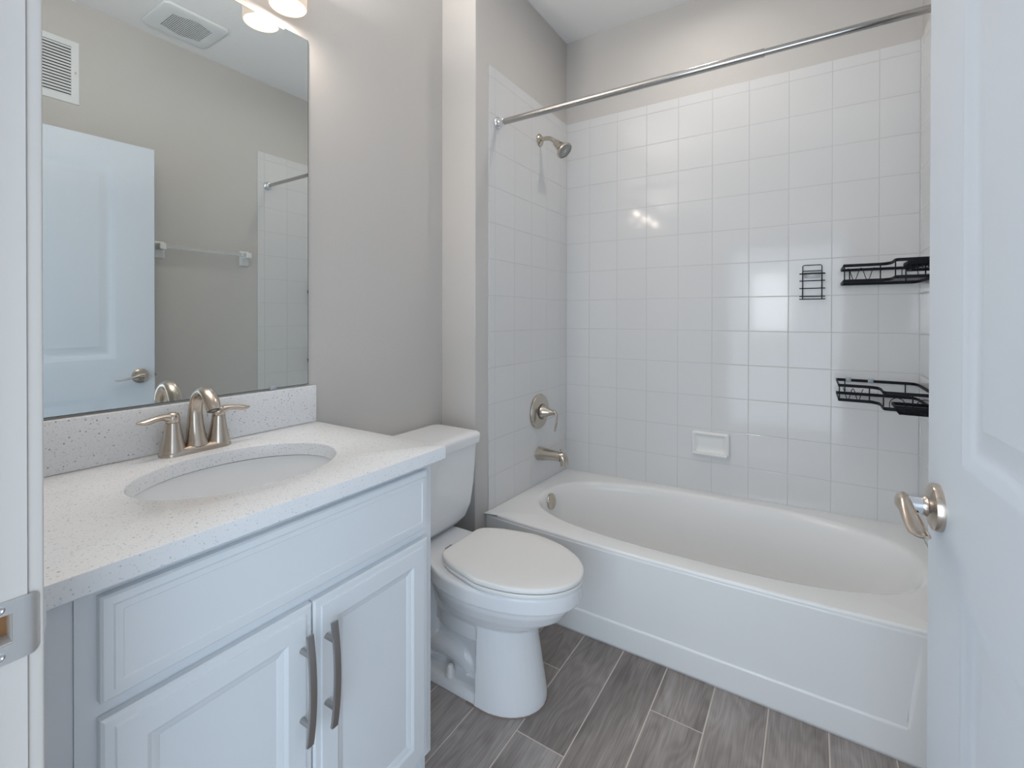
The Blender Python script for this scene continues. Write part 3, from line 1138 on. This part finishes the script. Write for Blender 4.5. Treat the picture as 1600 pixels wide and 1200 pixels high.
finish('lever', bm, m_nickel_d, va, 50)

sh = empty('showerhead', (XS, YP + 0.004, 2.074))
tag(sh, 'brushed nickel shower head on a short bent arm high on the tiled wall', 'shower head')
bm = bmesh.new()
lathe(bm, [(0.030, 0), (0.0295, 0.004), (0.024, 0.010), (0.014, 0.014), (0.011, 0.015)], 36, frame((0.0005, 0, 0), (1, 0, 0)))
finish('flange', bm, m_nickel_d, sh, 35)
bm = bmesh.new()
sp = smooth_path([(0.004, 0, 0), (0.035, 0, 0.002), (0.060, 0, -0.004), (0.080, 0, -0.018), (0.098, 0, -0.036)], 6)
sweep(bm, sp, 0.0105, None, 20, upv=(0, 1, 0))
finish('shower_arm', bm, m_nickel_d, sh, 50)
hd = Vector((0.70, -0.05, -0.71)).normalized()
fr = frame((0.092, 0, -0.030), hd)
bm = bmesh.new()
lathe(bm, [(0.012, -0.004), (0.0165, 0.0), (0.0185, 0.010), (0.0185, 0.022), (0.0215, 0.026), (0.0230, 0.036), (0.0260, 0.046), (0.0340, 0.058), (0.0405, 0.064), (0.0420, 0.068), (0.0410, 0.073), (0.0370, 0.074), (0.0365, 0.072), (0, 0.072)], 48, fr)
bdy = finish('head', bm, m_nickel_d, sh, 30)
bm = bmesh.new()
lathe(bm, [(0.0355, 0.0715), (0.0350, 0.0738), (0.010, 0.0748), (0, 0.0748)], 40, fr)
face = finish('spray_face', bm, m_rubber, bdy, 30)
bm = bmesh.new()
for rr, n in ((0.010, 8), (0.019, 14), (0.0285, 20)):
    for k in range(n):
        a = 2 * PI * k / n
        p = fr @ Vector((rr * math.cos(a), rr * math.sin(a), 0.0742))
        lathe(bm, [(0.0014, 0), (0.0010, 0.0022), (0, 0.0022)], 6, frame(p, hd))
for rr in (0.0145, 0.0235, 0.0325):
    lathe(bm, [(rr - 0.0009, 0.0736), (rr - 0.0009, 0.0750), (rr + 0.0009, 0.0750), (rr + 0.0009, 0.0736)], 40, fr, caps=False)
finish('nozzles', bm, m_nozzle, bdy, 30)

# ------------------------------------------------------------------ shower curtain rod
rod = empty('shower_rod', (XS, 1.671, 2.028))
tag(rod, 'telescoping steel shower curtain rod spanning above the tub', 'curtain rod')
A = Vector((0, 0, 0))
B = Vector((XR - XS, 0.043, 0.017))
dv = (B - A).normalized()
Ln = (B - A).length
tcol = (-0.138 - XS) / (XR - XS) * Ln
bm = bmesh.new()
lathe(bm, [(0.0130, 0.03), (0.0130, tcol), (0.0138, tcol + 0.0005), (0.0138, tcol + 0.006), (0.0112, tcol + 0.0065)], 28, frame(A, dv))
finish('outer_tube', bm, m_rod, rod, 40)
bm = bmesh.new()
lathe(bm, [(0.0108, tcol), (0.0108, Ln - 0.03)], 28, frame(A, dv))
finish('inner_tube', bm, m_rod, rod, 40)
for (p, d) in ((A, dv), (B, -dv)):
    bm = bmesh.new()
    lathe(bm, [(0.0265, 0.0006), (0.0265, 0.005), (0.0240, 0.010), (0.0170, 0.014), (0.0150, 0.022), (0.0150, 0.026), (0.0165, 0.027), (0.0165, 0.034), (0.0135, 0.036)], 36, frame(p, d))
    finish('flange', bm, m_chrome, rod, 35)['label'] = 'chrome end flange'

# ------------------------------------------------------------------ soap dish
sd = empty('soap_dish', (-0.3985, YB, 0.600))
tag(sd, 'white ceramic soap dish set in the back wall tile', 'soap dish')
bm = bmesh.new()
W, H = 0.083, 0.056


def sdr(ix, iz0, iz1, y, r):
    return [Vector((x, -y, z)) for x, z in rrect(-W + ix, W - ix, -H + iz0, H - iz1, r)]


loft(bm, [sdr(0, 0, 0, 0.0005, 0.012), sdr(0, 0, 0, 0.010, 0.012), sdr(0.004, 0.003, 0.004, 0.017, 0.011), sdr(0.010, 0.008, 0.009, 0.020, 0.010), sdr(0.015, 0.012, 0.014, 0.018, 0.010),
          sdr(0.019, 0.020, 0.018, 0.010, 0.010), sdr(0.026, 0.030, 0.024, 0.003, 0.010), sdr(0.035, 0.042, 0.034, 0.002, 0.008)], False, True)
# projecting lip at the bottom
loft(bm, [[Vector((x, y, z)) for (y, z) in ((-0.010, -H + 0.002), (-0.030, -H + 0.004), (-0.036, -H + 0.012), (-0.034, -H + 0.018), (-0.028, -H + 0.018), (-0.010, -H + 0.012))] for x in (-W + 0.008, -W + 0.014, W - 0.014, W - 0.008)])
finish('dish', bm, m_ceram, sd, 45)

# ------------------------------------------------------------------ small wire rack
rk = empty('wire_rack', (0.0, YB, 1.27))
tag(rk, 'small black wire rack stuck to the back wall tile left of the upper corner shelf', 'rack')
wr = 0.0017


def wire(bm, pts, r=wr, closed=False, seg=8, up=(0, 0, 1)):
    sweep(bm, pts, r, None, seg, upv=up, closed=closed)


bm = bmesh.new()
wire(bm, [(-0.034, -0.006, 0.0), (-0.034, -0.006, 0.140), (-0.030, -0.006, 0.144), (0.030, -0.006, 0.144), (0.034, -0.006, 0.140), (0.034, -0.006, 0.0), (0.034, -0.045, 0.004), (0.034, -0.048, 0.012), (0.034, -0.050, 0.112),
          (0.030, -0.050, 0.116), (-0.030, -0.050, 0.116), (-0.034, -0.050, 0.112), (-0.034, -0.048, 0.012), (-0.034, -0.045, 0.004), (-0.034, -0.006, 0.0)])
finish('wire_frame', bm, m_black, rk, 60)
bm = bmesh.new()
for (z, y, r) in ((0.108, -0.010, 0.0026), (0.078, -0.010, 0.002), (0.046, -0.010, 0.002), (0.012, -0.010, 0.002), (0.0, -0.030, 0.002)):
    wire(bm, [(-0.046, y, z), (0.046, y, z)], r)
finish('cross_wires', bm, m_black, rk, 60)
bm = bmesh.new()
box(bm, -0.030, 0.030, -0.006, -0.0006, 0.090, 0.118, 0.001)
finish('adhesive_pad', bm, m_clear, rk, 40)


# ------------------------------------------------------------------ corner caddies
def flatbar(bm, pts, h=0.0112, t=0.0019):
    sp_ = pts
    sweep(bm, sp_, t, h / 2, 8, upv=(0, 0, 1), power=6)


def caddy(name, xl, xs, zb, zt, label, tray_lo):
    c = empty(name, (0, 0, 0))
    yb, yl, yr, xr = YB - 0.006, 2.150, 2.012, XR - 0.006
    c.location = (xl, yb, zb)
    inv = Matrix.Translation(c.location).inverted()
    tag(c, label, 'shower shelf', 'black corner shower shelves')

    def P(nm, bm, m, par=c, s=60):
        o = finish(nm, bm, m, par, s)
        if par is c:
            o.matrix_parent_inverse = inv
        return o
    # plan outline: back rail along the back wall, turn along the right wall, front rail with a step
    back = smooth_path([(xl, yb), (xl + 0.06, yb), (xr - 0.05, yb), (xr - 0.016, yb - 0.006), (xr - 0.004, yb - 0.030), (xr, yb - 0.09), (xr, yr + 0.004)], 4)
    front = [(xl, yl), (xs - 0.055, yl)] + smooth_path([(xs - 0.050, yl), (xs - 0.022, yl - 0.004), (xs - 0.006, yl - 0.022), (xs, yl - 0.055), (xs, yr + 0.012), (xs + 0.008, yr)], 4) + [(xr, yr)]
    for z, nm in ((zb, 'base_rail'), (zt, 'top_rail')):
        bm = bmesh.new()
        flatbar(bm, [(x, y, z) for x, y in back])
        flatbar(bm, [(x, y, z) for x, y in front])
        flatbar(bm, [(xl, yb, z), (xl, yl, z)])
        P(nm, bm, m_black)
    # upright wires
    for (x, y) in ((xl + 0.028, yb), (xr - 0.035, yb), (xl + 0.002, yl), (xs - 0.028, yl - 0.002), (xs, yr + 0.012), (xs + 0.075, yr)):
        bm = bmesh.new()
        wire(bm, [(x, y, zb), (x, y, zt)], 0.0019)
        P('upright_wire', bm, m_black)
    # wavy guard wires on the front
    bm = bmesh.new()
    x0 = xl + 0.012
    pts = []
    n = 40
    span = xs - 0.045 - x0
    for k in range(n + 1):
        t = k / n
        pts.append((x0 + span * t, yl + 0.001, zb + (zt - zb) * (0.42 + 0.40 * math.cos(2 * PI * 2 * t))))
    wire(bm, pts, 0.0012)
    P('guard_wire', bm, m_black)
    for cx in (xs + 0.035, xs + 0.105):
        arch = [(cx - 0.020, yr, zb)] + [(cx - 0.020 * math.cos(PI * q / 10), yr, zb + (zt - zb) * (0.35 + 0.38 * math.sin(PI * q / 10))) for q in range(11)] + [(cx + 0.022, yr, zb)]
        if cx + 0.022 < xr:
            bm = bmesh.new()
            wire(bm, arch, 0.0012)
            P('guard_wire', bm, m_black)
    bm = bmesh.new()
    y = yl + 0.012
    k = 0
    while y < yb - 0.004:
        wire(bm, [(xl, y, zb), (xr, y, zb)], 0.0007, seg=6)
        y += 0.028
    y = yr + 0.012
    while y < yl + 0.006:
        wire(bm, [(xs, y, zb), (xr, y, zb)], 0.0007, seg=6)
        y += 0.028
    P('shelf_wires', bm, m_black)
    # small hanging soap tray over the deep end
    bm = bmesh.new()
    tx0, tx1 = xs + 0.030, xr - 0.002
    ty0, ty1 = yr - 0.012, yr + 0.075
    tz = tray_lo
    flatbar(bm, [(x, y, tz + 0.022) for x, y in [(tx0, ty1), (tx0, ty0), (tx1, ty0), (tx1, ty1), (tx0, ty1)]], 0.012, 0.002)
    for k in range(9):
        yy = ty0 + (ty1 - ty0) * k / 8
        wire(bm, [(tx0, yy, tz + 0.018), (tx0 + 0.010, yy, tz), (tx1 - 0.004, yy, tz), (tx1, yy, tz + 0.018)], 0.0013, seg=6)
    wire(bm, [(tx0 + 0.010, ty0, tz), (tx0 + 0.010, ty1, tz)], 0.002)
    wire(bm, [(tx1 - 0.004, ty0, tz), (tx1 - 0.004, ty1, tz)], 0.002)
    for k in range(4):
        cx = tx0 + 0.014 + k * (tx1 - tx0 - 0.028) / 3
        ring = [(cx + 0.009 * math.cos(2 * PI * q / 14), ty0 - 0.001, tz + 0.010 + 0.009 * math.sin(2 * PI * q / 14)) for q in range(14)]
        wire(bm, ring, 0.0011, True, 6, (0, 1, 0))
    # hooks that hang the tray on the shelf rail
    for hx in (tx0 + 0.02, tx1 - 0.02):
        wire(bm, [(hx, ty0, tz + 0.022), (hx, yr - 0.004, zt + 0.004 if tz > zb else zb + 0.012), (hx, yr + 0.004, zt + 0.003 if tz > zb else zb + 0.010)], 0.0015, seg=6)
    P('soap_tray', bm, m_black)['label'] = 'small wire soap tray hooked on the shelf'
    # clear adhesive hooks
    for hx in ((xl + 0.040, xl + 0.112) if zb < 1 else ()):
        bm = bmesh.new()
        box(bm, hx - 0.009, hx + 0.009, yb - 0.0035, YB - 0.0004, zt - 0.006, zt + 0.010, 0.001)
        P('clear_clip', bm, m_clip, c, 40)
    return c


caddy('corner_shelf', 0.100, 0.236, 1.329, 1.386, 'upper black wire corner shelf on the right end of the back wall', 1.352)
caddy('corner_shelf', 0.086, 0.206, 0.884, 0.938, 'lower black wire corner shelf on the right end of the back wall', 0.872)

# ------------------------------------------------------------------ toilet
TYc = 1.258
tl = empty('toilet', (-0.95, TYc, 0))
tag(tl, 'white two-piece toilet with closed lid beside the vanity', 'toilet')


def W2L(p):
    return Vector((p[0] + 0.95, p[1], p[2]))


def egg(xb, xf, hw, z, n=96, back=0.62, yoff=0.0, q=3.2):
    """plan outline: straight-ish back at xb, rounded nose at xf"""
    out = []
    xc = xb + (xf - xb) * 0.42
    for k in range(n):
        a = 2 * PI * k / n
        c, s = math.cos(a), math.sin(a)
        if c >= 0:
            x = xc + (xf - xc) * c
            y = hw * s
        else:
            x = xc - (xc - xb) * abs(c) ** (2 / q)
            y = hw * math.copysign(abs(s) ** (2 / q), s)
            # narrow towards the back
            t = (xc - x) / (xc - xb)
            y *= 1 - (1 - back) * t ** 1.7
        out.append(W2L((x, y + yoff, z)))
    return out


bm = bmesh.new()
# rim band and bowl
loft(bm, [egg(-1.10, -0.580, 0.168, 0.347, back=.75), egg(-1.10, -0.572, 0.175, 0.350, back=.75), egg(-1.10, -0.570, 0.176, 0.372, back=.75), egg(-1.10, -0.570, 0.177, 0.392, back=.75), egg(-1.10, -0.576, 0.172, 0.400, back=.75)])
loft(bm, [egg(-1.08, -0.740, 0.098, 0.180, back=.85), egg(-1.08, -0.715, 0.104, 0.235, back=.85), egg(-1.08, -0.665, 0.128, 0.265, back=.8), egg(-1.08, -0.622, 0.146, 0.295, back=.8), egg(-1.08, -0.602, 0.158, 0.325, back=.8), egg(-1.08, -0.594, 0.163, 0.352, back=.78)])
# deck that carries the tank
loft(bm, [[W2L((x, y, z)) for x, y in rrect(-1.312, -0.99, -hw, hw, 0.03)] for z, hw in ((0.330, 0.070), (0.350, 0.100), (0.372, 0.118), (0.392, 0.122), (0.400, 0.118))])
# front column


def col(z, xb, xf, hwb, hwf, n=40):
    out = []
    for k in range(n):
        a = 2 * PI * k / n
        c, s = math.cos(a), math.sin(a)
        if c >= 0:
            x = (xf - 0.150) + 0.150 * c
            y = hwf * s
        else:
            x = (xf - 0.150) + (xf - 0.150 - xb) * c * 1.0
            y = hwf * math.copysign(1 if abs(c) < 0.97 else abs(s) / 0.2431, s)
        out.append(W2L((x, y, z)))
    return out


loft(bm, [col(0.0, -0.868, -0.688, .119, .119), col(0.02, -0.868, -0.689, .118, .118), col(0.10, -0.868, -0.703, .114, .114), col(0.18, -0.868, -0.716, .110, .109), col(0.27, -0.868, -0.724, .106, .105)])
# foot flange
loft(bm, [[W2L((x, y, z)) for x, y in rrect(-1.235 + i, -0.84, -0.116 + i, 0.116 - i, 0.03)] for z, i in ((0, 0), (0.018, 0.003), (0.028, 0.010), (0.032, 0.022))])
# recessed core behind the column
loft(bm, [[W2L((x, y, z)) for x, y in rrect(xa, -0.82, -hw, hw, 0.02)] for z, hw, xa in ((0.03, 0.060, -1.20), (0.20, 0.055, -1.17), (0.36, 0.060, -1.16))])
# trapway bulges
for s in (-1, 1):
    tr = smooth_path([(-0.905, s * 0.042, 0.300, .050), (-0.960, s * 0.044, 0.245, .043), (-1.000, s * 0.045, 0.235, .040), (-1.040, s * 0.045, 0.300, .040), (-1.070, s * 0.045, 0.305, .040), (-1.095, s * 0.044, 0.240, .040), (-1.100, s * 0.042, 0.12, .040), (-1.10, s * 0.042, 0.05, .040)], 6)
    sweep(bm, [W2L(p) for p in tr], [p[3] for p in tr], None, 18, upv=(0, 1, 0))
    tr = smooth_path([(-1.10, s * 0.040, 0.085, .040), (-1.03, s * 0.041, 0.098, .042), (-0.965, s * 0.040, 0.086, .040), (-0.925, s * 0.038, 0.050, .032)], 6)
    sweep(bm, [W2L(p) for p in tr], [p[3] for p in tr], None, 18, upv=(0, 1, 0))
bowl = finish('bowl', bm, m_porc, tl, 0)
rm = bowl.modifiers.new('union', 'REMESH')
rm.mode = 'VOXEL'
rm.voxel_size = 0.003
rm.use_smooth_shade = True
sm = bowl.modifiers.new('relax', 'SMOOTH')
sm.factor = 0.5
sm.iterations = 5
bm = bmesh.new()
loft(bm, [[p + Vector((p.x - c0.x, p.y, 0)) * g_ for p in base] for base, g_, c0 in ((col(0.0004, -0.90, -0.6855, .1215, .1215), 0, Vector((0, 0, 0))), (col(0.003, -0.90, -0.687, .120, .120), 0, Vector((0, 0, 0))))])
finish('caulk_line', bm, m_caulk, tl, 0)['label'] = 'brown stained caulk bead'
# seat and lid
bm = bmesh.new()


def lid_ring(z, ins, bk=0.64, xb=-1.010):
    return egg(xb + ins, -0.566 - ins, 0.1725 - ins, z, 160, back=bk, q=13)


loft(bm, [lid_ring(0.4025, 0.004), lid_ring(0.404, 0.001), lid_ring(0.412, 0.0), lid_ring(0.4145, 0.002)])
seat = finish('seat', bm, m_seat, tl, 50)
bm = bmesh.new()
loft(bm, [lid_ring(0.4165, 0.004, xb=-1.014), lid_ring(0.418, 0.001, xb=-1.014), lid_ring(0.426, 0.0005, xb=-1.014), lid_ring(0.4295, 0.003, xb=-1.014), lid_ring(0.4310, 0.008, xb=-1.014), lid_ring(0.4325, 0.03, xb=-1.014), lid_ring(0.4335, 0.08, xb=-1.014)])
finish('lid', bm, m_seat, tl, 50)
# tank
bm = bmesh.new()


def tank(z, xf, hw, xb=-1.318, r=0.035):
    return [W2L((x, y + 0.004, z)) for x, y in rrect(xb, xf, -hw, hw, r, 8)]


loft(bm, [tank(0.402, -1.150, 0.105, -1.29, .03), tank(0.412, -1.128, 0.145, -1.30), tank(0.435, -1.112, 0.172, -1.31), tank(0.480, -1.102, 0.190), tank(0.560, -1.096, 0.200), tank(0.640, -1.092, 0.2045), tank(0.7085, -1.090, 0.207)])
finish('tank', bm, m_porc, tl, 60)
bm = bmesh.new()
loft(bm, [tank(0.709, -1.086, 0.211, r=.036), tank(0.711, -1.079, 0.218, -1.322, .038), tank(0.735, -1.076, 0.221, -1.324, .04), tank(0.744, -1.078, 0.219, -1.323, .04), tank(0.749, -1.086, 0.211, -1.316, .036), tank(0.7515, -1.11, 0.19, -1.30, .03)])
finish('tank_lid', bm, m_porc, tl, 50)
bm = bmesh.new()
lathe(bm, [(0.014, 0), (0.014, 0.005), (0.008, 0.010)], 20, frame(W2L((-1.094, -0.165, 0.665)), (1, 0, 0)))
L = smooth_path([(*W2L((-1.084, -0.165, 0.665)), .007), (*W2L((-1.080, -0.14, 0.663)), .006), (*W2L((-1.078, -0.09, 0.655)), .005)], 4)
sweep(bm, L, [p[3] for p in L], None, 12)
finish('flush_handle', bm, m_chrome, tl, 40)
for s in (-1, 1):
    bm = bmesh.new()
    lathe(bm, [(0.0165, 0), (0.0160, 0.010), (0.0125, 0.020), (0.0105, 0.031), (0.008, 0.034), (0, 0.035)], 24, Matrix.Translation(W2L((-0.985, s * 0.089, 0.030))))
    finish('bolt_cap', bm, m_seat, tl, 45)
# tiny illegible maker's stamp on the deck behind the seat
bm = bmesh.new()
pts = []
for k in range(30):
    t = k / 29
    pts.append(W2L((-1.050 + 0.0035 * math.sin(t * 26), -0.040 + 0.036 * t, 0.4016)))
sweep(bm, pts, 0.0011, 0.0005, 6)
finish('maker_stamp', bm, m_ink, tl, 40)
